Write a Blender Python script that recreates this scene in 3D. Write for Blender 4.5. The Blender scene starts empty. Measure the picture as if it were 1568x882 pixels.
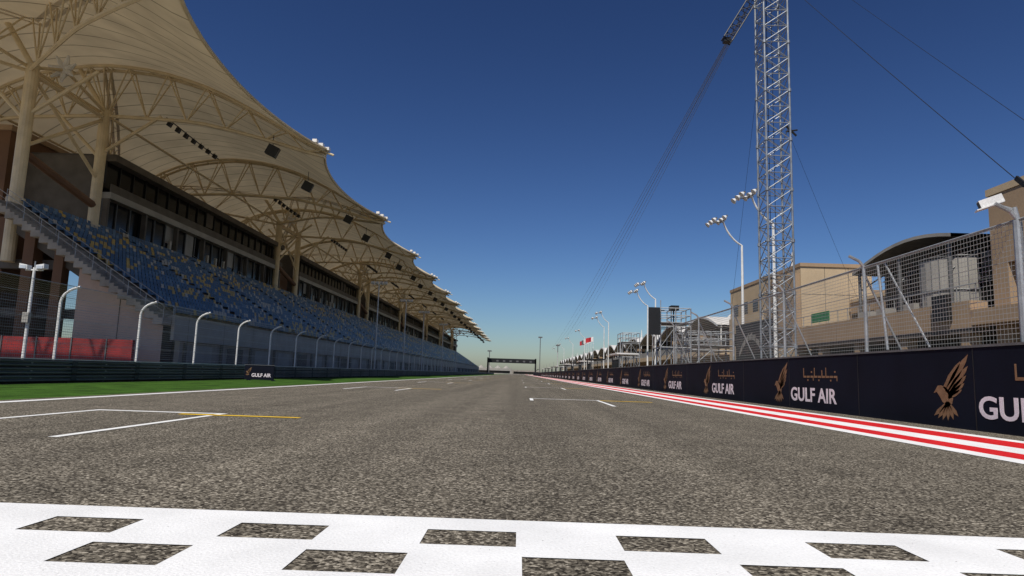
import bpy, math, random, bmesh
from mathutils import Vector, Matrix, noise
random.seed(7)
H=0.85
sc=bpy.context.scene
sc.view_settings.view_transform='Standard'; sc.view_settings.look='None'; sc.view_settings.exposure=0
col=sc.collection

# ---------------------------------------------------------------- materials
def mat(name,c,rough=0.6,metal=0.0,var=0.25,vs=3.0,fine=0.12,fs=40,bump=0.0,stretch=(1,1,1),spec=.5):
    m=bpy.data.materials.new(name); m.use_nodes=True
    nt=m.node_tree; N=nt.nodes; L=nt.links
    b=N['Principled BSDF']; b.inputs['Roughness'].default_value=rough; b.inputs['Metallic'].default_value=metal
    b.inputs['Specular IOR Level'].default_value=spec
    tc=N.new('ShaderNodeTexCoord'); mp=N.new('ShaderNodeMapping'); mp.inputs['Scale'].default_value=stretch
    L.new(tc.outputs['Object'],mp.inputs['Vector'])
    n1=N.new('ShaderNodeTexNoise'); n1.inputs['Scale'].default_value=vs; n1.inputs['Detail'].default_value=6
    n2=N.new('ShaderNodeTexNoise'); n2.inputs['Scale'].default_value=fs; n2.inputs['Detail'].default_value=2
    L.new(mp.outputs[0],n1.inputs['Vector']); L.new(mp.outputs[0],n2.inputs['Vector'])
    r1=N.new('ShaderNodeMapRange'); r1.inputs['From Min'].default_value=.3; r1.inputs['From Max'].default_value=.7
    r1.inputs['To Min'].default_value=1-var; r1.inputs['To Max'].default_value=1+var*0.4
    r2=N.new('ShaderNodeMapRange'); r2.inputs['From Min'].default_value=.3; r2.inputs['From Max'].default_value=.7
    r2.inputs['To Min'].default_value=1-fine; r2.inputs['To Max'].default_value=1+fine
    L.new(n1.outputs['Fac'],r1.inputs['Value']); L.new(n2.outputs['Fac'],r2.inputs['Value'])
    mu=N.new('ShaderNodeMath'); mu.operation='MULTIPLY'; L.new(r1.outputs[0],mu.inputs[0]); L.new(r2.outputs[0],mu.inputs[1])
    vm=N.new('ShaderNodeVectorMath'); vm.operation='SCALE'; vm.inputs[0].default_value=c[:3]; L.new(mu.outputs[0],vm.inputs['Scale'])
    L.new(vm.outputs[0],b.inputs['Base Color'])
    if bump>0:
        bp=N.new('ShaderNodeBump'); bp.inputs['Strength'].default_value=bump; bp.inputs['Distance'].default_value=.01
        L.new(n2.outputs['Fac'],bp.inputs['Height']); L.new(bp.outputs[0],b.inputs['Normal'])
    return m

def asphalt_mat(name,base=1.0,lanes=True,grain=70.0):
    m=bpy.data.materials.new(name); m.use_nodes=True
    nt=m.node_tree; N=nt.nodes; L=nt.links; b=N['Principled BSDF']; b.inputs['Roughness'].default_value=.95
    b.inputs['Specular IOR Level'].default_value=.12
    tc=N.new('ShaderNodeTexCoord')
    v=N.new('ShaderNodeTexVoronoi'); v.inputs['Scale'].default_value=grain; L.new(tc.outputs['Object'],v.inputs['Vector'])
    sp=N.new('ShaderNodeSeparateColor'); L.new(v.outputs['Color'],sp.inputs[0])
    cr=N.new('ShaderNodeValToRGB'); e=cr.color_ramp.elements
    e[0].position=0; e[0].color=(.024,.020,.0155,1); e[1].position=1; e[1].color=(.43,.385,.31,1)
    a=e.new(.30); a.color=(.070,.060,.046,1); a=e.new(.62); a.color=(.150,.131,.101,1); a=e.new(.86); a.color=(.245,.216,.168,1)
    n0=N.new('ShaderNodeTexNoise'); n0.inputs['Scale'].default_value=grain*.5; n0.inputs['Detail'].default_value=3; L.new(tc.outputs['Object'],n0.inputs['Vector'])
    ad=N.new('ShaderNodeMath'); ad.operation='MULTIPLY_ADD'; L.new(n0.outputs['Fac'],ad.inputs[0]); ad.inputs[1].default_value=1.3; ad.inputs[2].default_value=-.65
    a2=N.new('ShaderNodeMath'); a2.operation='ADD'; a2.use_clamp=True; L.new(sp.outputs[0],a2.inputs[0]); L.new(ad.outputs[0],a2.inputs[1])
    L.new(a2.outputs[0],cr.inputs[0])
    n1=N.new('ShaderNodeTexNoise'); n1.inputs['Scale'].default_value=1.3; n1.inputs['Detail'].default_value=5; L.new(tc.outputs['Object'],n1.inputs['Vector'])
    mp=N.new('ShaderNodeMapping'); mp.inputs['Scale'].default_value=(.75,.012,1); L.new(tc.outputs['Object'],mp.inputs['Vector'])
    n2=N.new('ShaderNodeTexNoise'); n2.inputs['Scale'].default_value=1.4; n2.inputs['Detail'].default_value=5; L.new(mp.outputs[0],n2.inputs['Vector'])
    mp3=N.new('ShaderNodeMapping'); mp3.inputs['Scale'].default_value=(3.2,.10,1); mp3.inputs['Rotation'].default_value=(0,0,.012); L.new(tc.outputs['Object'],mp3.inputs['Vector'])
    n3=N.new('ShaderNodeTexNoise'); n3.inputs['Scale'].default_value=1.0; n3.inputs['Detail'].default_value=3; L.new(mp3.outputs[0],n3.inputs['Vector'])
    def mr(n,a0,a1,t0,t1):
        r=N.new('ShaderNodeMapRange'); r.inputs['From Min'].default_value=a0; r.inputs['From Max'].default_value=a1; r.inputs['To Min'].default_value=t0; r.inputs['To Max'].default_value=t1
        L.new(n.outputs['Fac'],r.inputs['Value']); return r
    r1=mr(n1,.3,.7,.84,1.12); r2=mr(n2,.32,.68,.74 if lanes else .9,1.1); r3=mr(n3,.26,.40,.68 if lanes else .95,1.0)
    mu=N.new('ShaderNodeMath'); mu.operation='MULTIPLY'; L.new(r1.outputs[0],mu.inputs[0]); L.new(r2.outputs[0],mu.inputs[1])
    mu3=N.new('ShaderNodeMath'); mu3.operation='MULTIPLY'; L.new(mu.outputs[0],mu3.inputs[0]); L.new(r3.outputs[0],mu3.inputs[1])
    m2=N.new('ShaderNodeMath'); m2.operation='MULTIPLY'; L.new(mu3.outputs[0],m2.inputs[0]); m2.inputs[1].default_value=base
    vm=N.new('ShaderNodeVectorMath'); vm.operation='SCALE'; L.new(cr.outputs[0],vm.inputs[0]); L.new(m2.outputs[0],vm.inputs['Scale'])
    L.new(vm.outputs[0],b.inputs['Base Color'])
    bp=N.new('ShaderNodeBump'); bp.inputs['Strength'].default_value=.4; bp.inputs['Distance'].default_value=.005
    L.new(a2.outputs[0],bp.inputs['Height']); L.new(bp.outputs[0],b.inputs['Normal'])
    return m

def paint_mat(name,c,wear=.5):
    m=mat(name,c,.7,0,.14,1.5,.07,70,.4,spec=.25)
    nt=m.node_tree;N=nt.nodes;L=nt.links;b=N['Principled BSDF']
    src=b.inputs['Base Color'].links[0].from_socket
    tc=N.new('ShaderNodeTexCoord'); n=N.new('ShaderNodeTexNoise'); n.inputs['Scale'].default_value=55; n.inputs['Detail'].default_value=4; n.inputs['Roughness'].default_value=.7
    L.new(tc.outputs['Object'],n.inputs['Vector'])
    cr=N.new('ShaderNodeMapRange'); cr.inputs['From Min'].default_value=.70-.12*wear; cr.inputs['From Max'].default_value=.78-.12*wear
    L.new(n.outputs['Fac'],cr.inputs['Value'])
    mx=N.new('ShaderNodeMix'); mx.data_type='RGBA'; L.new(cr.outputs[0],mx.inputs['Factor']); L.new(src,mx.inputs['A']); mx.inputs['B'].default_value=(.1,.09,.075,1)
    L.new(mx.outputs['Result'],b.inputs['Base Color']); return m

def mesh_mat(name,pitch,wire,c):
    m=bpy.data.materials.new(name); m.use_nodes=True
    nt=m.node_tree;N=nt.nodes;L=nt.links;b=N['Principled BSDF']; b.inputs['Base Color'].default_value=(*c,1); b.inputs['Metallic'].default_value=.3; b.inputs['Roughness'].default_value=.5
    tc=N.new('ShaderNodeTexCoord'); s=N.new('ShaderNodeSeparateXYZ'); L.new(tc.outputs['UV'],s.inputs[0])
    outs=[]
    for k in (0,1):
        w=N.new('ShaderNodeMath'); w.operation='PINGPONG'; w.inputs[1].default_value=pitch/2; L.new(s.outputs[k],w.inputs[0])
        lt=N.new('ShaderNodeMath'); lt.operation='LESS_THAN'; lt.inputs[1].default_value=wire/2; L.new(w.outputs[0],lt.inputs[0]); outs.append(lt)
    mx=N.new('ShaderNodeMath'); mx.operation='MAXIMUM'; L.new(outs[0].outputs[0],mx.inputs[0]); L.new(outs[1].outputs[0],mx.inputs[1])
    L.new(mx.outputs[0],b.inputs['Alpha']); return m

M={}
M['asphalt']=asphalt_mat('asphalt',.97)
M['pitasph']=asphalt_mat('pit_lane_asphalt',.9,False)
M['apron']=asphalt_mat('asphalt_apron',.8,False)
M['ground']=mat('sandy_ground',(.30,.26,.20),.9,0,.3,.08,.15,2)
M['grass']=mat('grass',(.045,.105,.014),.9,0,.55,1.2,.5,45,1.0,spec=.1)
M['white']=paint_mat('white_paint',(.80,.80,.79),.35)
M['white2']=paint_mat('white_line_paint',(.80,.80,.78),.5)
M['yellow']=paint_mat('yellow_paint',(.78,.50,.03),.5)
M['red']=paint_mat('red_paint',(.60,.012,.014),.3)
M['steel']=mat('galvanised_steel',(.40,.41,.41),.45,.5,.25,4)
M['tsteel']=mat('tower_steel',(.30,.32,.34),.4,.5,.35,3)
M['armco']=mat('barrier_steel',(.15,.15,.15),.5,.4,.4,1.5,.1,30,stretch=(1,.25,1))
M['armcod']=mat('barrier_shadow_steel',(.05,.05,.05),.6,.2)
M['wpaint']=mat('white_painted_steel',(.74,.73,.70),.4,0,.15,2)
M['cream']=mat('cream_painted_steel',(.66,.54,.34),.45,0,.18,1.0)
M['navy']=mat('navy_banner',(.0045,.0062,.014),.75,0,.3,.7,.08,20,spec=.12)
M['logow']=mat('banner_white_print',(.72,.64,.68),.6,0,.05)
M['gold']=mat('banner_gold_print',(.21,.12,.065),.6,0,.25,6,spec=.2)
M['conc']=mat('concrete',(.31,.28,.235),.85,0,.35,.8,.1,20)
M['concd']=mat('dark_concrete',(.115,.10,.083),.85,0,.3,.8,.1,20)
M['pink']=mat('pinkish_render_panel',(.52,.38,.30),.85,0,.16,.5)
M['brown']=mat('brown_render',(.17,.09,.05),.85,0,.2,.5)
M['tan']=mat('tan_stone_cladding',(.36,.25,.155),.85,0,.16,.4,.05,8)
M['tanl']=mat('light_stone_cladding',(.50,.38,.24),.85,0,.14,.4,.05,8)
M['redwall']=mat('red_hoarding',(.22,.010,.009),.7,0,.45,1.2)
M['glass']=mat('dark_glass',(.010,.010,.010),.15,0,.2,.3,spec=.3)
M['black']=mat('black_plastic_and_shade',(.010,.010,.010),.5)  # black plastic parts; also painted shade in garage openings and terrace recess
M['grey']=mat('grey_metal',(.13,.13,.13),.5,.2)
M['lgrey']=mat('light_grey_cladding',(.32,.30,.265),.6,0,.22,.6)
M['roofw']=mat('white_roof_sheet',(.66,.64,.60),.5,0,.15,.5)
M['lens']=mat('lamp_lens',(.7,.7,.7),.15,.3)
M['trk']=mat('dark_foliage',(.03,.05,.02),.9,0,.5,1)
M['green']=mat('green_sign',(.02,.2,.07),.6)
M['redf']=mat('red_flag_cloth',(.5,.02,.03),.8)
M['sblue']=mat('blue_seat_plastic',(.045,.115,.215),.5,0,.4,.5)
M['sblue2']=mat('pale_blue_seat_plastic',(.10,.18,.27),.5,0,.3,.5)
M['syel']=mat('yellow_seat_plastic',(.50,.33,.07),.5,0,.3,.8)
M['sora']=mat('white_seat_plastic',(.44,.40,.33),.5)
M['wire']=mesh_mat('wire_netting',.10,.011,(.42,.41,.38))
M['wirel']=mesh_mat('fine_wire_netting',.10,.010,(.38,.37,.35))

def membrane():
    m=bpy.data.materials.new('tensile_membrane'); m.use_nodes=True
    nt=m.node_tree;N=nt.nodes;L=nt.links
    for n in list(N): N.remove(n)
    out=N.new('ShaderNodeOutputMaterial'); tc=N.new('ShaderNodeTexCoord'); s=N.new('ShaderNodeSeparateXYZ'); L.new(tc.outputs['UV'],s.inputs[0])
    w=N.new('ShaderNodeMath'); w.operation='PINGPONG'; w.inputs[1].default_value=.5/11; L.new(s.outputs[0],w.inputs[0])
    r=N.new('ShaderNodeMapRange'); r.inputs['From Min'].default_value=.001; r.inputs['From Max'].default_value=.004; r.inputs['To Min'].default_value=.42; r.inputs['To Max'].default_value=1; L.new(w.outputs[0],r.inputs['Value'])
    n=N.new('ShaderNodeTexNoise'); n.inputs['Scale'].default_value=.35; n.inputs['Detail'].default_value=6; L.new(tc.outputs['Object'],n.inputs['Vector'])
    r2=N.new('ShaderNodeMapRange'); r2.inputs['From Min'].default_value=.3; r2.inputs['From Max'].default_value=.7; r2.inputs['To Min'].default_value=.80; r2.inputs['To Max'].default_value=1.04; L.new(n.outputs['Fac'],r2.inputs['Value'])
    mu=N.new('ShaderNodeMath'); mu.operation='MULTIPLY'; L.new(r.outputs[0],mu.inputs[0]); L.new(r2.outputs[0],mu.inputs[1])
    vm=N.new('ShaderNodeVectorMath'); vm.operation='SCALE'; vm.inputs[0].default_value=(.68,.57,.385); L.new(mu.outputs[0],vm.inputs['Scale'])
    d=N.new('ShaderNodeBsdfDiffuse'); t=N.new('ShaderNodeBsdfTranslucent'); L.new(vm.outputs[0],d.inputs[0]); L.new(vm.outputs[0],t.inputs[0])
    mx=N.new('ShaderNodeMixShader'); mx.inputs[0].default_value=.12; L.new(d.outputs[0],mx.inputs[1]); L.new(t.outputs[0],mx.inputs[2]); L.new(mx.outputs[0],out.inputs[0])
    return m
M['memb']=membrane()

# ---------------------------------------------------------------- mesh builder
class MB:
    def __init__(s): s.v=[];s.f=[];s.m=[];s.mats=[];s.uv={}
    def mi(s,k):
        if k not in s.mats: s.mats.append(k)
        return s.mats.index(k)
    def face(s,pts,k,uv=None):
        i=len(s.v); s.v+=[tuple(p) for p in pts]; s.f.append(tuple(range(i,i+len(pts)))); s.m.append(s.mi(k))
        if uv: s.uv[len(s.f)-1]=uv
    def box(s,x0,x1,y0,y1,z0,z1,k):
        i=len(s.v); s.v+=[(x0,y0,z0),(x1,y0,z0),(x1,y1,z0),(x0,y1,z0),(x0,y0,z1),(x1,y0,z1),(x1,y1,z1),(x0,y1,z1)]
        for q in ((0,3,2,1),(4,5,6,7),(0,1,5,4),(1,2,6,5),(2,3,7,6),(3,0,4,7)):
            s.f.append(tuple(i+a for a in q)); s.m.append(s.mi(k))
    def obox(s,c,ax,ay,az,k):
        c=Vector(c);ax=Vector(ax);ay=Vector(ay);az=Vector(az); i=len(s.v)
        for sz in (-1,1):
            for sx,sy in ((-1,-1),(1,-1),(1,1),(-1,1)): s.v.append(tuple(c+ax*sx+ay*sy+az*sz))
        for q in ((0,3,2,1),(4,5,6,7),(0,1,5,4),(1,2,6,5),(2,3,7,6),(3,0,4,7)):
            s.f.append(tuple(i+a for a in q)); s.m.append(s.mi(k))
    def tube(s,p,q,r,k,n=6,r2=None):
        p=Vector(p);q=Vector(q);d=(q-p)
        if d.length<1e-6: return
        d.normalize(); a=d.orthogonal().normalized(); b=d.cross(a); i=len(s.v); r2=r if r2 is None else r2
        for P,R in ((p,r),(q,r2)):
            for j in range(n):
                t=2*math.pi*j/n; s.v.append(tuple(P+a*math.cos(t)*R+b*math.sin(t)*R))
        for j in range(n):
            s.f.append((i+j,i+(j+1)%n,i+n+(j+1)%n,i+n+j)); s.m.append(s.mi(k))
        s.f.append(tuple(i+j for j in reversed(range(n)))); s.m.append(s.mi(k))
        s.f.append(tuple(i+n+j for j in range(n))); s.m.append(s.mi(k))
    def path(s,pts,r,k,n=6):
        for a,b in zip(pts[:-1],pts[1:]): s.tube(a,b,r,k,n)
    def prism(s,prof,y0,y1,k):
        i=len(s.v);n=len(prof)
        s.v+=[(x,y0,z) for x,z in prof]+[(x,y1,z) for x,z in prof]
        for j in range(n): s.f.append((i+j,i+(j+1)%n,i+n+(j+1)%n,i+n+j)); s.m.append(s.mi(k))
        s.f.append(tuple(i+j for j in range(n))); s.m.append(s.mi(k)); s.f.append(tuple(i+n+j for j in reversed(range(n)))); s.m.append(s.mi(k))
    def obj(s,name,parent=None,smooth=False):
        me=bpy.data.meshes.new(name); me.from_pydata(s.v,[],s.f); me.polygons.foreach_set('material_index',s.m)
        for k in s.mats: me.materials.append(M[k])
        if s.uv:
            ul=me.uv_layers.new(name='UVMap')
            for fi,uv in s.uv.items():
                for li,u in zip(me.polygons[fi].loop_indices,uv): ul.data[li].uv=u
        me.update(); o=bpy.data.objects.new(name,me); col.objects.link(o)
        if parent: o.parent=parent
        return o
def empty(name):
    o=bpy.data.objects.new(name,None); o.empty_display_size=.5; col.objects.link(o); return o

# ---------------------------------------------------------------- ground sheets
def sheet(name,rects,z,k,parent=None):
    b=MB()
    for x0,x1,y0,y1 in rects: b.face([(x0,y0,z),(x1,y0,z),(x1,y1,z),(x0,y1,z)],k)
    return b.obj(name,parent)
sheet('ground',[(-3000,3000,-300,6000)],0,'ground')
sheet('race_track',[(-10.3,9.1,-30,1200)],.008,'asphalt')
sheet('grass_verge',[(-16.3,-10.3,-30,900)],.006,'grass')
sheet('service_road',[(-30,-16.3,-30,450)],.004,'apron')
sheet('pit_lane',[(9.5,27,-30,450)],.005,'pitasph')
kb=empty('track_kerb_stripes')
xs=[5.75,6.08,6.60,7.20,7.95,8.25]
for i,k in enumerate(['white','red','white','red','white']):
    sheet('stripe_%d'%i,[(xs[i],xs[i+1],-20,700)],.013,k,kb)
sheet('track_edge_line',[(-9.92,-9.68,-30,700)],.012,'white')
gb=empty('grid_markings')
rects=[];yel=[]
def gbox(x0,x1,y,full,k):
    w=.16+.012*k*2; v=.11
    rects.append((x0,x1,y-w,y)); rects.append((x1-v,x1,y-4.2,y-w)); 
    rects.append((x0,x0+v,y-(4.2 if full else 1.8),y-w))
for k in range(8):
    gbox(-7.25,-5.0,11.4+19.8*k,True,k); yel.append((-5.6,-3.6,10.86+19.8*k,11.03+19.8*k+.02*k))
    gbox(.38,2.8,23.1+19.8*k,False,k+1); yel.append((2.81,4.6,22.70+19.8*k,22.95+19.8*k+.02*k))
sheet('grid_slot_lines',rects,.012,'white2',gb); sheet('grid_yellow_lines',yel,.016,'yellow',gb)
fl=[];ya,yb,yc,yd,ye,yf=2.45,2.83,3.15,3.32,3.62,3.90
fx0,fx1=-9.6,5.6
fl+= [(fx0,fx1,ye,yf),(fx0,fx1,yc,yd),(fx0,fx1,ya,yb)]
def holes(y0,y1,off):
    x=fx0; c=off
    while c-.5>fx0: c-=1.0
    while c<fx1+1:
        a=c-.236;b_=c+.236
        if a>x: fl.append((x,min(a,fx1),y0,y1))
        x=max(x,b_); c+=1.0
        if x>=fx1: break
holes(yd,ye,-.227); holes(yb,yc,.273)
sheet('finish_line',fl,.0125,'white')

# ---------------------------------------------------------------- armco barrier left
ar=empty('crash_barrier')
b=MB(); X=-16.5
for z0 in (.06,.32,.58):
    prof=[(X,z0),(X+.07,z0+.03),(X+.07,z0+.08),(X+.01,z0+.11),(X+.01,z0+.13),(X+.07,z0+.16),(X+.07,z0+.21),(X,z0+.24),(X-.03,z0+.24),(X-.03,z0)]
    b.prism(prof,-20,430,'armco')
b.box(X-.05,X+.05,-20,430,.825,.86,'wpaint')
b.obj('rails',ar)
b=MB()
y=-18
while y<430:
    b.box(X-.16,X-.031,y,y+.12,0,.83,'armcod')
    for z0 in (.18,.44,.70): b.box(X+.012,X+.03,y+.02,y+.10,z0-.02,z0+.02,'steel')
    if int(y)%4==0: 
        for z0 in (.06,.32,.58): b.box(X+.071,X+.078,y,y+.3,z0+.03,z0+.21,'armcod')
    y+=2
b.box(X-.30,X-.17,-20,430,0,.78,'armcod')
b.obj('posts',ar)

# ---------------------------------------------------------------- catch fence left
cf=empty('catch_fence')
b=MB(); X=-17.5; ypost=[]; y=8.6
while y<185: ypost.append(y); y+=5.3
for y in ypost:
    b.tube((X,y,0),(X,y,3.0),.055,'wpaint',8)
    pts=[(X+.9*(1-math.cos(t)),y,3.0+.62*math.sin(t)) for t in [i*math.pi/2*.85/5 for i in range(6)]]
    b.path(pts,.05,'wpaint',8)
b.obj('posts',cf)
b=MB()
for z in (1.0,1.45,1.9,2.35,2.8,3.2): b.tube((X+.06,8.6,z),(X+.06,184,z),.012,'steel',4)
b.tube((X+.72,8.6,3.58),(X+.72,184,3.58),.014,'steel',4)
b.obj('cables',cf)
b=MB(); y0,y1=3,184.6
b.face([(X+.04,y0,.5),(X+.04,y1,.5),(X+.04,y1,3.05),(X+.04,y0,3.05)],'wirel',[(y0,.5),(y1,.5),(y1,3.05),(y0,3.05)])
b.face([(X+.04,y0,3.05),(X+.04,y1,3.05),(X+.7,y1,3.58),(X+.7,y0,3.58)],'wirel',[(y0,0),(y1,0),(y1,.85),(y0,.85)])
b.obj('netting',cf)

# ---------------------------------------------------------------- text helpers
def text(name,body,size,k,matrix,parent,sx=1.0,data=None,off=.008):
    if data is None:
        cu=bpy.data.curves.new(name,'FONT'); cu.body=body; cu.size=size; cu.extrude=.002; cu.offset=off; cu.materials.append(M[k]); cu.resolution_u=4
    else: cu=data
    o=bpy.data.objects.new(name,cu); col.objects.link(o); o.matrix_world=matrix@Matrix.Diagonal((sx,1,1,1)); 
    o.parent=parent; return o
def wallmat(x,y,z):
    return Matrix(((0,0,-1,x),(-1,0,0,y),(0,1,0,z),(0,0,0,1)))
def bird_polys():
    P=[]
    for i,(ax,ay,tx,ty,w) in enumerate([(.42,.55,1.08,1.36,.10),(.46,.52,1.06,1.12,.09),(.48,.48,1.00,.92,.08),(.48,.45,.94,.76,.07),(.46,.42,.86,.62,.06),(.36,.62,.86,1.22,.09)]):
        d=Vector((tx-ax,ty-ay)); n=Vector((-d.y,d.x)).normalized()*w; a=Vector((ax,ay))
        P.append([a-n*.3,a+d*.5-n*.8,a+d*.85-n*.5,a+d,a+d*.8+n*.6,a+d*.4+n*1.0,a+n*.6])
    P.append([Vector(p) for p in [(.10,.62),(.02,.52),(.12,.55),(.20,.46),(.28,.34),(.42,.26),(.56,.30),(.60,.42),(.52,.56),(.40,.66),(.26,.70),(.16,.69)]])
    for tx,ty in [(0.0,.02),(.12,-.03),(.26,-.06),(.42,-.06),(.58,-.03),(.72,.05)]:
        a=Vector((.44,.34)); d=Vector((tx,ty))-a; n=Vector((-d.y,d.x)).normalized()*.05
        P.append([a-n*.6,a+d*.7-n,a+d,a+d*.7+n,a+n*.6])
    return P
def squiggle(b,x,y,z,w,h):
    n=9
    for i in range(n):
        u0=i/n*w; u1=(i+.82)/n*w
        base=z+h*.25
        b.box(x-.004,x+.001,y-u1,y-u0,base,base+h*.17,'gold')
        if i in (0,3,5,6): b.box(x-.004,x+.001,y-u0-.045,y-u0,base+h*.17,base+h*(.85 if i!=5 else .65),'gold')
        if i in (1,4,7): b.box(x-.004,x+.001,y-u0-.10,y-u0-.03,base-h*.28,base-h*.14,'gold')
        if i in (2,8): b.box(x-.004,x+.001,y-u0-.12,y-u0-.04,base+h*.42,base+h*.56,'gold'); b.box(x-.004,x+.001,y-u1,y-u1+.04,base-h*.25,base,'gold')

# ---------------------------------------------------------------- pit wall
pw=empty('pit_wall')
b=MB(); WX=9.18
b.box(WX,WX+.32,-6,430,0,1.66,'navy'); b.box(WX-.02,WX+.34,-6,430,1.661,1.71,'grey')
y=4.3
while y<430:
    b.box(WX-.006,WX,y,y+.02,0.02,1.65,'black'); y+=4.55
b.obj('banner_wall',pw)
cu=None; b=MB(); polys=bird_polys()
for k in range(-1,30):
    yb_=14.75+9.08*k
    for p in polys:
        b.face([(WX-.006,yb_-q.x*1.12,.20+q.y*.98) for q in p],'gold')
    squiggle(b,WX-.003,yb_-2.45,.92,2.3,.36)
    t=text('banner_lettering','GULF AIR',.60,'logow',wallmat(WX-.006,yb_-1.42,.27),pw,1.26,cu,.013)
    cu=t.data
b.obj('banner_bird_emblems',pw)

pf=empty('pit_wall_fence')
b=MB(); FX=9.42
for i,y in enumerate([6.6,12.3,17.9,23.4,29.0,34.6,40.2]):
    r=.075 if i==1 else .05
    b.tube((FX,y,1.3),(FX,y,4.05),r,'steel',8)
    b.path([(FX,y,4.05),(FX-.12,y,4.22),(FX-.4,y,4.36)],.04,'steel',6)
    if i>1: b.tube((FX,y+.02,3.9),(FX+1.1,y,1.4),.03,'steel',6)
b.tube((FX,6,4.05),(FX,40.2,4.05),.03,'steel',6)
for z in (1.9,2.6,3.3): b.tube((FX,6,z),(FX,40.2,z),.010,'steel',4)
b.tube((FX,17.2,4.0),(FX,16.9,1.75),.035,'steel',6); b.tube((FX+.02,16.9,4.0),(FX+.02,15.2,1.75),.025,'steel',6)
b.obj('posts',pf)
b=MB(); b.face([(FX-.02,5,1.7),(FX-.02,40.2,1.7),(FX-.02,40.2,4.05),(FX-.02,5,4.05)],'wire',[(5,1.7),(40.2,1.7),(40.2,4.05),(5,4.05)])
b.obj('netting',pf)

cc=MB()
cc.tube((FX,12.3,4.05),(FX-.05,12.3,4.3),.05,'steel',8); cc.tube((FX-.05,12.3,4.25),(FX-.30,12.4,4.36),.03,'steel',6)
ax=Vector((-.6,.25,-.22)).normalized()
s_=Vector((.25,.6,0)).normalized(); up_=ax.cross(s_).normalized()
c0=Vector((FX-.34,12.5,4.46)); cc.obox(c0,ax*.20,s_*.075,up_*.075,'wpaint'); cc.obox(c0+up_*.09+ax*.05,ax*.24,s_*.10,up_*.01,'wpaint'); cc.obox(c0+ax*.205,ax*.01,s_*.055,up_*.055,'black')
cc.obj('cctv_camera')

# ---------------------------------------------------------------- lattice tower
lt=empty('lattice_tower')
b=MB(); TX,TY,TW=12.0,30.6,1.15; ztop=27
cs=[(TX-TW/2,TY-TW/2),(TX+TW/2,TY-TW/2),(TX+TW/2,TY+TW/2),(TX-TW/2,TY+TW/2)]
for x,y in cs: b.tube((x,y,0),(x,y,ztop),.052,'tsteel',8)
z=0;st=.82;j=0
while z<ztop-st:
    for i in range(4):
        (xa,ya_),(xb,yb2)=cs[i],cs[(i+1)%4]
        b.tube((xa,ya_,z),(xb,yb2,z),.024,'tsteel',5)
        b.tube((xa,ya_,z),(xb,yb2,z+st),.021,'tsteel',5); b.tube((xb,yb2,z),(xa,ya_,z+st),.021,'tsteel',5)
    if j%3==0:
        for x,y in cs: b.tube((x,y,z-.07),(x,y,z+.07),.088,'tsteel',8)
    z+=st;j+=1
b.box(TX-1.3,TX+1.3,TY-1.3,TY+1.3,.01,.5,'conc')
for x in (TX-.12,TX+.12): b.tube((x,TY+.3,0.5),(x,TY+.3,ztop),.015,'black',4)
b.obj('mast',lt)
b=MB()
A=Vector((9.6,30,17.2)); B=Vector((12.0,30,21.3)); d=(B-A).normalized(); s1=Vector((0,1,0))*.22; s2=d.cross(Vector((0,1,0))).normalized()*.22
cr_=[A-s1-s2,A+s1-s2,A+s1+s2,A-s1+s2]; Ln=(B-A).length
for c in cr_: b.tube(c,c+d*Ln,.03,'black',6)
n=9
for i in range(n):
    for q in range(4):
        c1=cr_[q]+d*Ln*i/n; c2=cr_[(q+1)%4]+d*Ln*(i+1)/n
        b.tube(c1,c2,.02,'black',5); b.tube(cr_[q]+d*Ln*i/n,cr_[(q+1)%4]+d*Ln*i/n,.018,'black',5)
b.obox(A,(.16,0,0),(0,.16,0),(0,0,.10),'black')
b.tube((TX+.6,TY,13.2),(TX+1.1,TY,12.7),.05,'black'); b.tube((TX+.6,TY,12.9),(TX+1.15,TY,13.0),.04,'black')
b.obj('cable_arm',lt)
ac=MB()
def cable(bb,p,q,r,sag,k='black',n=18,r2=None):
    p=Vector(p);q=Vector(q); pts=[p.lerp(q,i/n)-Vector((0,0,4*sag*(i/n)*(1-i/n))) for i in range(n+1)]
    for i in range(n): bb.tube(pts[i],pts[i+1],r,k,4)
for i in range(6):
    s=A+d*Ln*(.02+.11*i)
    cable(ac,s,(14.5+2.2*i,300,12.5+1.8*i),.013,1.0+.4*(i%3),'grey',60)
ac.obj('aerial_camera_cables')
gw=MB()
cable(gw,(12.6,30.6,20.8),(11.5,9.9,.6),.010,.08); cable(gw,(12.6,30.6,22.5),(10.55,7.4,.5),.006,.08)
cable(gw,(TX+.5,TY,13.5),(21,40,5),.008,.1); cable(gw,(TX,TY+.5,20),(14.5,47,1),.008,.1)
gw.obox((11.78,15.2,5.75),(.025,.0,0),(0,.13,.13),(0,.04,-.04),'black')
gw.obj('guy_wires')

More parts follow.
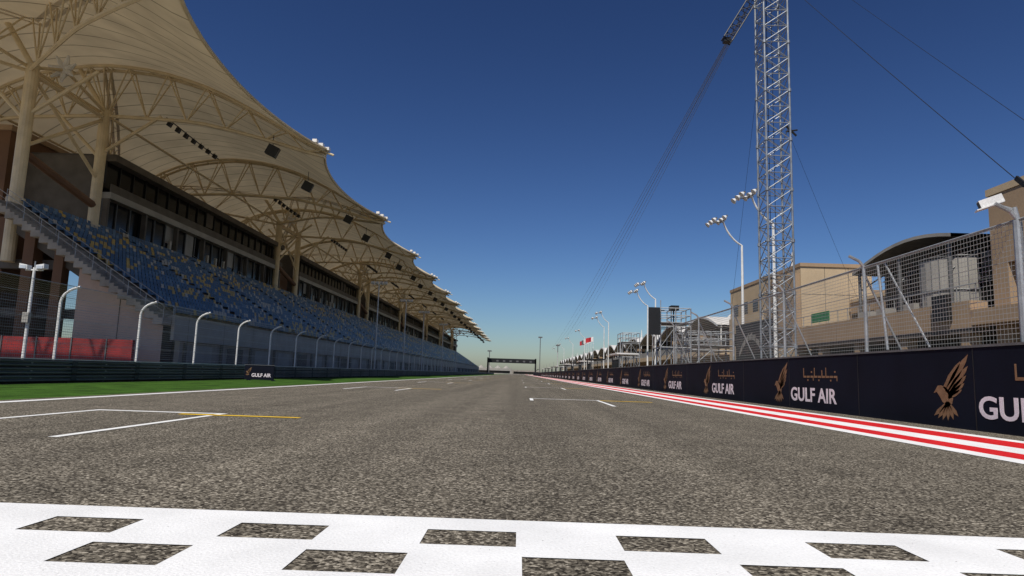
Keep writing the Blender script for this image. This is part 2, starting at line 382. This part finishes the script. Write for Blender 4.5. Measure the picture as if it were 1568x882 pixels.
# ---------------------------------------------------------------- flood lamps
def flood_lamp(x,y,zt,n=6,scale=1.0):
    b=MB()
    b.tube((x,y,0),(x,y,zt-2.4*scale),.15*scale,'wpaint',10,.10*scale)
    pts=[(x-2.2*scale*math.sin(t)*.9,y-.2*t,zt-2.4*scale+2.4*scale*(1-math.cos(t))*1.0+ .9*scale*math.sin(t)) for t in [i*1.15/6 for i in range(7)]]
    b.path(pts,.08*scale,'wpaint',8)
    e=Vector(pts[-1]); b.tube(e-Vector((0,1.1*scale,0)),e+Vector((0,1.1*scale,0)),.06*scale,'grey')
    b.tube(e-Vector((1.1*scale,0,.3*scale)),e+Vector((.2,0,0)),.05*scale,'grey')
    for i in range(n):
        c=e+Vector(((-.1-.95*(i%2))*scale,(-1.0+2.0*(i//2)/max(1,(n//2-1)))*scale,-.15*scale+.25*((i+1)%2)))
        a=Vector((-.75,-.1,-.65)).normalized()*.13*scale; s=Vector((0,1,0))*.24*scale; u=a.cross(s).normalized()*.24*scale
        b.tube(c-a,c+a,.12*scale,'wpaint',10,.27*scale); b.tube(c+a,c+a*1.1,.24*scale,'lens',10); b.obox(c-a*1.5,a*.6,s*.4,u*.4,'grey')
    return b.obj('flood_lamp')
for y,z in [(52,15.9),(59.5,15.6),(98,15),(104,14.6),(150,15.5),(158,15),(205,15),(250,15),(300,15),(350,15)]:
    flood_lamp(20.2,y,z)
# ---------------------------------------------------------------- grandstand
gs=empty('grandstand')
YS,YE=46.6,405.0
NR=20; XF,XB,ZF,ZB=-25.1,-38.6,3.75,12.3
dx=(XB-XF)/NR; dz=(ZB-ZF)/NR
b=MB()
for i in range(NR):
    x1=XF+dx*i; x0=XF+dx*(i+1); z=ZF+dz*(i+1)
    b.box(x0,x1,YS,YE,z-dz-.25,z,'conc')
b.obj('seating_terrace',gs)
b=MB()
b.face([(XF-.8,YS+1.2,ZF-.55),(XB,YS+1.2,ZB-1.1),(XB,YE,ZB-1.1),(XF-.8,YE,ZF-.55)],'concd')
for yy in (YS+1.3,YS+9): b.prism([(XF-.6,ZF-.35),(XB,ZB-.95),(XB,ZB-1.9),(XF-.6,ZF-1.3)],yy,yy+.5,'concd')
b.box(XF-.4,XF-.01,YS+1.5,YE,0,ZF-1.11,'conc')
b.box(XF+.02,XF+.25,YS,YE,ZF-1.3,ZF+.5,'lgrey')
y=YS+2; q=0
while y<YE:
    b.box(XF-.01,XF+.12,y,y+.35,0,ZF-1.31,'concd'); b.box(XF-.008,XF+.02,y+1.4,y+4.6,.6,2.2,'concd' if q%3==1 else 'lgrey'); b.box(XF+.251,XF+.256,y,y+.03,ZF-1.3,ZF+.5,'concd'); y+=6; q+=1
b.obj('front_wall',gs)
b=MB()
def zt_(x): return ZF+(x-XF)/(XB-XF)*(ZB-ZF)-.75
b.face([(-26.0,YS+.6,0),(-26.0,YS+.6,zt_(-26.0)),(-32.6,YS+.6,zt_(-32.6)),(-32.6,YS+.6,0)],'pink')
b.box(-29.35,-29.30,YS+.57,YS+.599,0,zt_(-29.3)-.1,'concd')
b.face([(-32.6,YS+.6,0),(-32.6,YS+.6,zt_(-32.6)),(-32.6,YS+8,zt_(-32.6)),(-32.6,YS+8,0)],'concd')
b.box(-34.9,-34.2,YS+1,YS+1.8,0,9.2,'brown'); b.box(-37.3,-36.5,YS+1,YS+2,0,10.5,'brown'); b.box(-43.5,-41.2,YS+4,YS+6,0,12,'brown')
b.box(-41.6,-32.7,YS+2.01,YS+2.6,3.9,4.6,'concd'); b.box(-41.6,-32.7,YS+2.01,YS+2.6,7.6,8.3,'concd')
b.box(-39.0,-32.7,YS+12,YS+12.4,0,9.0,'brown'); b.box(-38,-32.7,YS+9,YS+9.3,4.7,5.7,'brown')
b.obj('end_wall',gs)
b=MB()
for i in range(NR):
    x=XF+dx*i; z=ZF+dz*(i+1)
    b.box(x+dx,x,YS-1.2,YS-.005,z-dz-.25,z-dz/2,'conc'); b.box(x+dx,x+dx/2,YS-1.2,YS-.006,z-dz/2+.001,z,'conc')
for yy in (YS-1.15,YS+.4):
    b.tube((XF,yy,ZF+1.05),(XB,yy,ZB+1.05),.025,'steel'); b.tube((XF,yy,ZF+.65),(XB,yy,ZB+.65),.014,'steel')
    for i in range(0,NR+1,2): b.tube((XF+dx*i,yy,ZF+dz*i),(XF+dx*i,yy,ZF+dz*i+1.05),.018,'steel')
b.tube((XF+.1,YS,ZF+.95),(XF+.1,YE,ZF+.95),.02,'steel')
yy=YS
while yy<YE: b.tube((XF+.1,yy,ZF+.5),(XF+.1,yy,ZF+.95),.018,'steel',4); yy+=2.5
yy=YS+13.25+.5
while yy<180:
    for i in range(0,NR,3): b.path([(XF+dx*(i+.2),yy,ZF+dz*(i+1)),(XF+dx*(i+.2),yy,ZF+dz*(i+1)+.95),(XF+dx*(i+1.6),yy,ZF+dz*(i+2.4)+.95),(XF+dx*(i+1.6),yy,ZF+dz*(i+2))],.022,'steel',4)
    yy+=13.25
b.obj('stairs_and_rails',gs)
b=MB(); rnd=random.Random(5)
for i in range(NR):
    x=XF+dx*(i+.55); z=ZF+dz*(i+1); y=YS+.7
    while y<YE-1:
        st=.52 if y<150 else (1.04 if y<260 else 2.08)
        ph=(y-YS)%13.25
        if ph<1.0: y+=st; continue
        nz=noise.noise(Vector((y*.07,i*.30,0)))
        r=rnd.random(); k='sblue'
        if nz>.08 and r<.34: k='syel'
        elif nz<-.15 and r<.20: k='sora'
        elif r<.07: k='syel'
        elif r<.35: k='sblue2'
        elif r<.39: k='sora'
        w=st*.84
        b.box(x-.2,x+.22,y,y+w,z+.36,z+.42,k)
        b.face([(x-.22,y,z+.40),(x-.22,y+w,z+.40),(x-.31,y+w,z+.84),(x-.31,y,z+.84)],k)
        y+=st
b.obj('seats',gs)
b=MB()
mod=53.0
y0=59.0; rs=random.Random(11)
while y0<YE-5:
    y1=min(y0+44.5,YE)
    bx=-38.9
    b.box(-52,bx-.6,y0,y1,12.2,19.9,'glass')
    b.box(-52,bx+.1,y0,y1,11.2,12.1,'conc'); b.box(bx-.1,bx+.05,y0,y1,12.101,13.2,'concd')
    b.box(-52,bx+.25,y0,y1,15.9,16.5,'lgrey'); b.box(bx+.1,bx+.2,y0,y1,16.501,17.3,'concd')
    b.box(-52,bx+.4,y0,y1,19.5,20.15,'concd')
    y=y0
    while y<y1:
        b.box(bx-.58,bx-.45,y,y+.10,13.2,15.9,'grey'); b.box(bx-.58,bx-.45,y,y+.08,17.4,19.5,'black')
        r=rs.random()
        if r<.10: b.box(bx-.597,bx-.585,y+.15,y+2.05,14.2-rs.random()*.8,15.88,'lgrey')
        elif r<.18: b.box(bx-.597,bx-.585,y+.15,y+2.05,17.8,19.48,'concd')
        if rs.random()<.25: b.box(bx-.35,bx-.1,y+.5,y+.85,13.2,14.2,'sora')
        y+=2.2
    y=y0
    while y<y1+.1:
        b.box(bx-.44,bx+.04,y,y+.30,13.201,15.899,'concd'); y+=6.28
    b.box(-52,bx-.7,y0-.3,y0-.001,12.2,19.9,'concd')
    if y1<YE-3:
        b.box(-48,bx-1.5,y1,y1+8.5,11.2,12.2,'brown'); b.box(bx-3,bx-1.5,y1+1,y1+7.5,12.21,16.5,'brown')
    y0+=mod
b.box(-52,-41,YS+30,YE,0,11.19,'concd')
b.obj('hospitality_suites',gs)
b=MB()
b.box(-60,-47.2,57,66,0,21.5,'brown'); b.box(-60.2,-47.0,56.8,66.2,21.51,22.0,'tan')
for z in (8,12.5,17): b.box(-55,-49,56.9,56.999,z,z+1.8,'glass')
b.obj('stair_tower',gs)
b=MB(); b.box(-52,-26.2,44.0,44.3,0,2.3,'redwall')
x=-52
while x<-26.2: b.box(x,x+.08,43.94,43.999,0,2.35,'grey'); x+=2.4
b.obj('red_hoarding')

def interp(tab,x):
    for (x0,z0),(x1,z1) in zip(tab[:-1],tab[1:]):
        if x<=x1 or (x1,z1)==tab[-1]:
            t=(x-x0)/(x1-x0); return z0+(z1-z0)*t
up=[(-54,20.9),(-50,24.6),(-47,26.3),(-44,27.3),(-39,28.0),(-34,27.5),(-29,26.0),(-24,23.5),(-18,20.15)]
lo=[(-54,20.6),(-48,22.9),(-39,23.3),(-30,22.9),(-24,21.5),(-18,19.8)]
def smoothz(tab,x):
    return (interp(tab,max(x-1.5,-54))+interp(tab,x)*2+interp(tab,min(x+1.5,-18)))/4
S=26.5; Y0=30.5; nm=14
b=MB(); 
def mp_(t,s):
    q=4*t*(1-t)
    xf=-18-2.4*(q**.8)
    xb=-54+1.5*q
    x=xb+(xf-xb)*s; xr=-54+36*s
    z=smoothz(up,xr)+.12
    z-= .9*q*math.sin(math.pi*min(1,s*1.15))
    return x,z
for m in range(nm):
    NU,NV=16,28; ya=Y0+S*m
    for i in range(NU):
        for j in range(NV):
            P=[];U=[]
            for (a,c) in ((i,j),(i+1,j),(i+1,j+1),(i,j+1)):
                t=a/NU;s=c/NV;x,z=mp_(t,s); P.append((x,ya+S*t,z)); U.append((t,s))
            b.face(P,'memb',U)
o=b.obj('membrane_roof',gs)
bm=bmesh.new(); bm.from_mesh(o.data); bmesh.ops.remove_doubles(bm,verts=bm.verts,dist=.001); bm.to_mesh(o.data); bm.free()
o.data.polygons.foreach_set('use_smooth',[True]*len(o.data.polygons))
b=MB()
for m in range(nm):
    pts=[]
    for i in range(17):
        x,z=mp_(i/16,1.0); pts.append((x+.03,Y0+S*(m+i/16),z-.03))
    b.path(pts,.13,'cream',6)
b.obj('roof_hem',gs)
def truss(b,P,Q,n,r1,r2,wy,ups=up,los=lo):
    P=Vector(P);Q=Vector(Q)
    def at(t,tab,off=0):
        p=P.lerp(Q,t); return Vector((p.x,p.y+off,smoothz(tab,p.x)-.15))
    prev=None
    for i in range(n+1):
        t=i/n; a=at(t,ups,-wy);c=at(t,ups,wy);l=at(t,los)
        if prev:
            b.tube(prev[0],a,r1,'cream'); b.tube(prev[1],c,r1,'cream'); b.tube(prev[2],l,r1*1.1,'cream')
            if i%2: b.tube(prev[0],l,r2,'cream',5); b.tube(prev[1],l,r2,'cream',5)
            else: b.tube(prev[2],a,r2,'cream',5); b.tube(prev[2],c,r2,'cream',5)
        if (a-l).length>.5: b.tube(a,c,r2,'cream',5)
        prev=(a,c,l)
b=MB()
for m in range(nm+1):
    y=Y0+S*m; det=18 if y<170 else 10
    truss(b,(-51.5,y),(-18.2,y),det,.15,.07,.5)
cols=[]
y=57.0
while y<YE: cols.append(y); y+=53.0
for yc_ in cols:
    truss(b,(-39,yc_-9),(-18.2,yc_-26.5),12 if yc_<170 else 8,.14,.065,.45)
    truss(b,(-39,yc_-9),(-51.5,yc_-26.5),6,.14,.07,.5)
    truss(b,(-39,yc_),(-51.5,yc_+22),6,.14,.07,.5)
for xx,zz in ((-39,23.4),(-48.5,22.9)): b.tube((xx,Y0,zz),(xx,YE-3,zz),.13,'cream')
b.obj('roof_trusses',gs)
b=MB()
for yc_ in cols:
    for yy in (yc_-9,yc_):
        b.tube((-38.7,yy,8),(-38.7,yy,23.6),.46,'cream',14)
        b.tube((-38.7,yy,12.3),(-38.7,yy,12.9),.62,'cream',14)
        b.tube((-38.7,yy,19),(-44,yy,24.2),.16,'cream',8); b.tube((-38.7,yy,19.5),(-33.5,yy,23.2),.16,'cream',8)
        b.tube((-38.7,yy,23.4),(-41.5,yy,27.5),.22,'cream',8)
    b.tube((-38.7,yc_-9,22.8),(-38.7,yc_,17),.15,'cream',8); b.tube((-38.7,yc_,22.8),(-38.7,yc_-9,17),.15,'cream',8)
    b.tube((-38.7,yc_-9,16.6),(-38.7,yc_,14.6),.33,'brown',8); b.tube((-38.7,yc_-9,22.9),(-38.7,yc_,22.9),.2,'cream',8)
    c=Vector((-38.0,yc_-6.5,24.4))
    for j in range(7):
        t=j*2*math.pi/7+.3; dd=Vector((math.cos(t)*.9,-.35,math.sin(t)*.9))
        b.tube(c,c+dd*1.3,.36,'wpaint',6,.08)
    b.tube(c,(-38.7,yc_-9,23.4),.14,'cream'); b.tube(c,(-38.7,yc_,23.4),.14,'cream')
b.obj('roof_columns',gs)
b=MB()
for m in range(1,nm+1):
    y=Y0+S*m
    if y>YE: break
    b.tube((-33,y,23.1),(-33,y+10.5,22.7),.05,'black')
    for j in range(7):
        c=Vector((-33,y+.6+j*1.5,22.7)); b.obox(c,(.14,0,-.08),(0,.2,0),(.1,0,.2),'black'); b.tube(c,c+Vector((0,0,.4)),.03,'grey',4)
    for yy in (y,y+10):
        c=Vector((-23,yy,20.2 if yy==y else 19.8)); b.obox(c,(.45,.1,-.2),(-.1,.42,.05),(.2,0,.42),'black'); b.tube(c,c+Vector((0,0,1.6)),.04,'grey',4)
    for j in range(3):
        c=Vector((-18.0-.5*j,y-.25*j,20.5+.28*j)); b.obox(c,(.2,0,0),(0,.25,0),(0,0,.14),'wpaint')
    b.tube((-18.9,y,20.5),(-17.4,y,19.95),.10,'cream')
b.obj('roof_lights_and_speakers',gs)

def slim_post(x,y,h):
    b=MB(); b.tube((x,y,0),(x,y,h),.075,'wpaint',8,.05)
    b.tube((x-.35,y,h-.1),(x+.35,y,h-.1),.03,'wpaint')
    for s in (-1,1):
        b.obox((x+.33*s,y-.05,h+.02),(.16,0,.03*s),(0,.13,0),(0,0,.09),'wpaint'); b.obox((x+.33*s,y-.19,h),(.12,0,0),(0,.01,0),(0,0,.06),'lens')
    b.obox((x,y-.1,h*.55),(.12,0,0),(0,.08,0),(0,0,.2),'lgrey'); b.tube((x,y,h),(x,y,h+.25),.02,'steel')
    return b.obj('camera_post')
slim_post(-19.2,25.2,4.4)
for y in (110,137,163,205,250):
    b=MB(); x=-24.3
    b.tube((x,y,0),(x,y,15.2),.14,'wpaint',8,.09); b.tube((x-1.2,y,15.2),(x+1.2,y,15.2),.06,'wpaint')
    for s in (-1.1,-.4,.4,1.1): b.obox((x+s,y,15.45),(.26,0,0),(0,.15,-.05),(0,.06,.2),'wpaint')
    b.obj('flood_lamp')

ab=empty('advertising_board'); b=MB(); bx0=-15.45
b.box(bx0,bx0+1.65,36.9,36.98,.05,.86,'navy'); b.box(bx0-.04,bx0+1.69,36.885,36.995,.861,.89,'grey'); b.box(bx0+.1,bx0+.15,36.99,37.5,.0,.05,'grey'); b.box(bx0+1.5,bx0+1.55,36.99,37.5,.0,.05,'grey')
for p in polys: b.face([(bx0+.06+q.x*.30,36.896,.30+q.y*.33) for q in p],'gold')
b.obj('panel',ab)
text('lettering','GULF AIR',.27,'logow',Matrix(((1,0,0,bx0+.40),(0,0,-1,36.894),(0,1,0,.22),(0,0,0,1))),ab,.96)

# ---------------------------------------------------------------- pit side buildings
pb=empty('pit_building'); BX=26.0
b=MB()
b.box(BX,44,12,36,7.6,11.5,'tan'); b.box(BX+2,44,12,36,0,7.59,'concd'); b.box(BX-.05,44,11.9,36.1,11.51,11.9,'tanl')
b.box(BX+.4,BX+1.99,12,35.6,5.2,6.9,'glass'); b.box(BX-1.0,44,12,36.5,4.3,5.15,'tan')
b.box(BX-.0,BX+1.0,34.8,36.0,0,7.59,'tan')
for y in (14,19,24,29): b.box(BX-.01,BX+.02,y,y+2.5,8.3,10.2,'glass')
b.box(BX-1.0,BX+.0,36.51,60.5,4.2,5.7,'tan'); b.box(BX-.95,BX+14,36.6,60.4,3.9,4.19,'concd')
b.box(BX+2.2,BX+14,36.6,60,0,3.89,'black')  # black block, the recess shade below the terrace put into its colour
for y in (37,43,49,55,59.7): b.box(BX-.8,BX-.1,y,y+.7,0,3.89,'tan')
b.box(BX+1.8,BX+2.1,36.7,60,2.4,3.2,'redwall')
b.box(BX-1.3,BX-1.02,38.0,39.4,4.7,6.2,'black')
b.box(BX,BX+6.6,60.6,81,0,11.6,'tanl'); b.box(BX+6.61,BX+16,62,81,0,9.8,'tan')
b.box(BX-.06,BX+6.7,60.5,81.1,11.61,11.95,'tan')
b.box(BX-.5,BX-.01,60.8,68,5.9,11.0,'tan')
b.box(BX-.52,BX-.2,69.5,80,0.0,8.2,'tanl')
for z in (2.0,5.2,8.6):
    for y in (70.2,73.4,76.6): b.box(BX-.54,BX-.521,y,y+1.6,z-.3,z+1.1,'glass')
b.box(BX+.8,BX+5.8,60.56,60.59,1.6,4.2,'glass')
for z in (3,6,9): b.box(BX-.004,BX+6.6,60.592,60.6,z,z+.04,'concd')
for x in (BX+2.2,BX+4.4): b.box(x,x+.04,60.591,60.6,0,11.6,'concd')
for y in (40,46,52,58): b.box(BX-1.004,BX-.999,y,y+.04,4.2,5.7,'concd')
b.obj('stone_blocks',pb)
b=MB()
n=10
f=lambda t:(40.2+12.2*t,9.5+1.25*math.sin(math.pi*(.18+.82*t)))
for i in range(n):
    (ya_,za),(yb2,zb)=f(i/n),f((i+1)/n)
    b.face([(BX+.6,ya_,za),(BX+.6,yb2,zb),(BX+14,yb2,zb),(BX+14,ya_,za)],'grey')
    b.face([(BX+.6,ya_,za+.22),(BX+14,ya_,za+.22),(BX+14,yb2,zb+.22),(BX+.6,yb2,zb+.22)],'lgrey')
    b.face([(BX+.6,ya_,za),(BX+.6,ya_,za+.22),(BX+.6,yb2,zb+.22),(BX+.6,yb2,zb)],'lgrey')
b.box(BX+3.2,BX+14,36.6,52.4,4.2,9.45,'glass')
b.box(BX+4.2,BX+14,52.41,60,4.2,8.2,'tan'); b.box(BX+4.1,BX+14,52.41,60,8.21,8.5,'tanl')
for y in (53.5,56,58.3): b.box(BX+4.14,BX+4.19,y,y+1.4,4.4,7.2,'glass')
y=37.0
while y<52.4: b.box(BX+3.05,BX+3.19,y,y+.1,4.2,9.5,'grey'); y+=1.5
for z in (6.2,7.6,9.0): b.box(BX+3.02,BX+3.18,36.7,52.3,z,z+.1,'grey')
for y in (41,46.5,52): b.tube((BX+1.0,y,4.2),(BX+1.0,y,9.9),.12,'grey',8); b.tube((BX+1,y,8.2),(BX+3,y,9.6),.06,'grey')
NS=12
for i in range(NS):
    t0=math.pi*(i/NS)+math.pi/2; t1=math.pi*((i+1)/NS)+math.pi/2
    p=lambda t,z,r=2.0:(BX+2.4+r*math.cos(t),42.6+r*math.sin(t),z)
    for (za,zb) in ((4.9,6.9),(7.0,9.0)): b.face([p(t0,za),p(t1,za),p(t1,zb),p(t0,zb)],'lgrey')
    b.tube(p(t0,4.8),p(t0,9.2),.035,'grey',5)
    for zz in (4.9,6.95,9.1): b.tube(p(t0,zz,2.05),p(t1,zz,2.05),.05,'grey',5)
b.obj('glazed_hall',pb)
b=MB()
b.tube((BX-.5,36.6,6.7),(BX-.5,60.4,6.7),.04,'steel')
y=36.7
while y<60.4: b.tube((BX-.5,y,5.7),(BX-.5,y,6.7),.03,'steel',4); y+=1.6
b.box(BX-1.06,BX-1.02,53.0,56.2,5.9,6.7,'green')
for y in (44,47.5,50): b.box(BX+.4,BX+1.2,y,y+1.2,4.2,6.4,'lgrey')
b.obj('terrace_rail',pb)
gr=empty('pit_garages')
b=MB(); y=81.5; i=0
while y<400:
    y1=y+17.6
    b.box(BX+1.5,BX+16,y,y1,0,4.0,'tan'); b.box(BX+1.38,BX+1.49,y+1,y+5,0,3.2,'black'); b.box(BX+1.38,BX+1.49,y+6.5,y+10.5,0,3.2,'black'); b.box(BX+1.38,BX+1.49,y+12,y+16,0,3.2,'black')  # black slabs on the wall paint the shade inside the open garages
    b.box(BX-1.2,BX+16,y,y1+.3,4.01,4.7,'tanl'); b.box(BX-1.1,BX-1.0,y,y1,4.701,5.7,'lgrey')
    b.box(BX+2.2,BX+16,y,y1,4.71,7.6,'glass')
    b.box(BX+1.2,BX+2.4,y,y+1.6,4.71,7.8,'tan')
    for q in range(6): b.box(BX+2.1,BX+2.19,y+2.5+q*2.6,y+2.6+q*2.6,4.71,7.6,'lgrey')
    n=8
    for j in range(n):
        t0=j/n;t1=(j+1)/n; z0=7.7+1.7*math.sin(math.pi*t0);z1=7.7+1.7*math.sin(math.pi*t1)
        a0=y+17.4*t0;a1=y+17.4*t1
        b.face([(BX-1.5,a0,z0),(BX+13,a0,z0),(BX+13,a1,z1),(BX-1.5,a1,z1)],'roofw')
        b.face([(BX-1.5,a0,z0-.28),(BX-1.5,a0,z0),(BX-1.5,a1,z1),(BX-1.5,a1,z1-.28)],'wpaint')
        b.face([(BX-1.5,a0,z0-.28),(BX-1.5,a1,z1-.28),(BX+13,a1,z1-.28),(BX+13,a0,z0-.28)],'lgrey')
    b.tube((BX-1.0,y+.2,4.7),(BX-1.0,y+.2,7.9),.1,'wpaint'); 
    if i%2==0:
        b.tube((BX+4,y+9,8.9),(BX+4,y+9,10.6),2.2,'roofw',10,.25); b.tube((BX+4,y+9,10.6),(BX+4,y+9,12.6),.22,'roofw',8,.04)
    y+=17.9; i+=1
b.tube((BX+4,72,11.9),(BX+4,72,12.9),1.6,'roofw',10,.2); b.tube((BX+4,72,12.9),(BX+4,72,15.2),.2,'roofw',8,.04)
b.obj('garage_range',gr)

sb=empty('display_board'); b=MB()
b.box(16.4,16.5,43,50,1.7,5.0,'black'); b.tube((16.6,43.3,0),(16.6,43.3,5),.08,'grey'); b.tube((16.6,49.7,0),(16.6,49.7,5),.08,'grey')
for j in range(6):
    t0=j/6; b.face([(16.39,49.2-4*t0,2.6+1.2*math.sin(t0*2.6)),(16.39,48.4-4*t0,2.6+1.2*math.sin(t0*2.6+.5)),(16.39,48.4-4*t0,3.1+1.2*math.sin(t0*2.6+.5)),(16.39,49.2-4*t0,2.9+1.2*math.sin(t0*2.6))],'lgrey')
b.obj('panel',sb)

def scaffold(x0,x1,y0,y1,zh,screen=False):
    b=MB()
    X=[x0,(x0+x1)/2,x1];Yy=[y0,(y0+y1)/2,y1]
    for x in X:
        for y in Yy: b.tube((x,y,0),(x,y,zh+1.1),.045,'steel')
    lv=[1.6*i for i in range(1,int(zh/1.6)+1)]+[zh,zh+.55,zh+1.1]
    for z in lv:
        for x in X: b.tube((x,y0,z),(x,y1,z),.035,'steel',5)
        for y in Yy: b.tube((x0,y,z),(x1,y,z),.035,'steel',5)
    for a,z in enumerate(lv[:-3]):
        z0=z-1.6
        for y in (y0,y1): b.tube((x0,y,z0),(X[1],y,z),.03,'steel',5); b.tube((x1,y,z0),(X[1],y,z),.03,'steel',5)
        for x in (x0,x1): b.tube((x,y0,z0),(x,Yy[1],z),.03,'steel',5); b.tube((x,y1,z0),(x,Yy[1],z),.03,'steel',5)
    b.box(x0-.1,x1+.1,y0-.1,y1+.1,zh-.06,zh,'grey')
    if screen:
        b.box(x0-.95,x0-.1,y0-.25,y0-.1,4.1,6.2,'black'); b.tube((x0-.5,y0,6.0),(x0+.3,y0,6.0),.04,'black')
        b.obox((X[1],y0+.6,zh+1.15),(.3,0,0),(0,.45,0),(0,0,.18),'black'); b.tube((X[1],y0+.7,zh),(X[1],y0+.7,zh+1.0),.05,'black')
        b.tube((x0,y0,zh+1.1),(x0,y0,zh+1.7),.03,'steel')
    return b.obj('scaffold_platform')
scaffold(10.7,13.0,50,53,5.1,True); scaffold(13.6,17.2,53,57,3.6)
scaffold(12.2,14.2,78,82,5.0)
for i,y in enumerate([66,92,106,122,140,158,178,200,225,252,280]):
    b=MB(); b.box(9.9,11.6,y,y+5,.3,.5,'grey'); 
    for yy in (y,y+4.9): b.box(9.95,10.07,yy,yy+.1,.5,3.1,'grey'); b.box(11.4,11.5,yy,yy+.1,.5,3.0,'grey')
    b.box(9.7,11.9,y-.2,y+5.2,3.1,3.25,'black' if i%2 else 'roofw'); b.box(9.9,10.0,y+.3,y+4.6,1.75,2.6,'black')
    b.box(10.6,11.3,y+.4,y+4.5,.5,1.3,'black'); b.tube((10.5,y+2.5,3.25),(10.5,y+2.5,4.8),.04,'steel')
    b.obj('pit_perch')
def flag(x,y,h,k):
    f=MB(); f.tube((x,y,0),(x,y,h),.09,'wpaint',8,.05); n=8
    for i in range(n):
        u0=i/n*2.4;u1=(i+1)/n*2.4; w=lambda u:(x-.1-u,y+.25*math.sin(u*3),h-.25*u)
        a=w(u0);c=w(u1); f.face([(a[0],a[1],a[2]-1.5),(c[0],c[1],c[2]-1.5),c,a],k if i>1 else 'wpaint')
    return f.obj('flagpole')
for y,k in ((215,'redf'),(222,'wpaint'),(229,'grey'),(236,'redf')): flag(24,y,13.6,k)

b=MB(); y=395
b.box(-19,10,y,y+1.5,7.0,9.6,'black'); b.box(-19.5,-18.6,y,y+1.5,0,10.0,'black'); b.box(9.2,10.1,y,y+1.5,0,10.0,'black')
for i in range(6): b.box(-14+4*i,-12.6+4*i,y-.1,y-.01,7.6,8.6,'grey')
b.obj('start_gantry')
b=MB(); b.box(-60,-8,700,720,0,6,'lgrey'); b.box(-8,22,680,695,0,4.5,'conc'); b.box(-58,-10,699.8,699.99,1,3.5,'glass'); b.box(-6,20,679.8,679.99,.8,3,'glass')
for i in range(5): b.tube((-50+i*9,705,6),(-50+i*9,705,9),4.0,'lgrey',8,.2)
b.obj('distant_building')
b=MB(); r=random.Random(9)
for i in range(900):
    x=r.uniform(-420,420); y=r.uniform(900,960); z=r.uniform(0,8)*(.6+.4*math.sin(x*.05)); s=r.uniform(1.5,3.5)
    p=Vector((x,y,max(.5,z))); 
    b.face([p+Vector((r.uniform(-s,s),r.uniform(-s,s),r.uniform(-s,s)*.7)) for _ in range(3)],'trk')
b.obj('distant_trees')
for x,h in ((16,30),(30,24),(-24,18)):
    b=MB(); b.tube((x,520,0),(x,520,h),.3,'grey',6); b.obox((x,520,h),(1.6,0,0),(0,.4,0),(0,0,.5),'grey')
    b.obj('distant_light_mast')

# ---------------------------------------------------------------- light, world, camera
el=math.radians(56); az=Vector((-.42,-.9,0)).normalized()
dirs=Vector((az.x*math.cos(el),az.y*math.cos(el),math.sin(el)))
sd=bpy.data.lights.new('sun','SUN'); sd.energy=4.6; sd.angle=math.radians(.5); sd.color=(1,.95,.86)
so=bpy.data.objects.new('sun',sd); col.objects.link(so); so.rotation_euler=dirs.to_track_quat('Z','Y').to_euler()
w=bpy.data.worlds.new('World'); sc.world=w; w.use_nodes=True; nt=w.node_tree; bg=nt.nodes['Background']
sk=nt.nodes.new('ShaderNodeTexSky'); sk.sky_type='NISHITA'; sk.sun_disc=False; sk.sun_elevation=el; sk.sun_rotation=math.atan2(az.x,az.y)%(2*math.pi)
sk.air_density=1.0; sk.dust_density=.6; sk.ozone_density=3.0; sk.altitude=0
gm=nt.nodes.new('ShaderNodeGamma'); gm.inputs[1].default_value=1.6
tm=nt.nodes.new('ShaderNodeVectorMath'); tm.operation='MULTIPLY'; tm.inputs[1].default_value=(.44,.46,.52)
nt.links.new(sk.outputs[0],gm.inputs[0]); nt.links.new(gm.outputs[0],tm.inputs[0]); nt.links.new(tm.outputs[0],bg.inputs[0]); bg.inputs[1].default_value=.05
cd=bpy.data.cameras.new('camera'); cd.sensor_width=36; cd.lens=22.96; cd.clip_start=.05; cd.clip_end=9000
co=bpy.data.objects.new('camera',cd); col.objects.link(co)
co.matrix_world=Matrix.Translation((0,0,H))@Matrix.Rotation(math.radians(.86),4,'Z')@Matrix.Rotation(math.radians(97.45),4,'X')@Matrix.Rotation(math.radians(1.8),4,'Z')
sc.camera=co
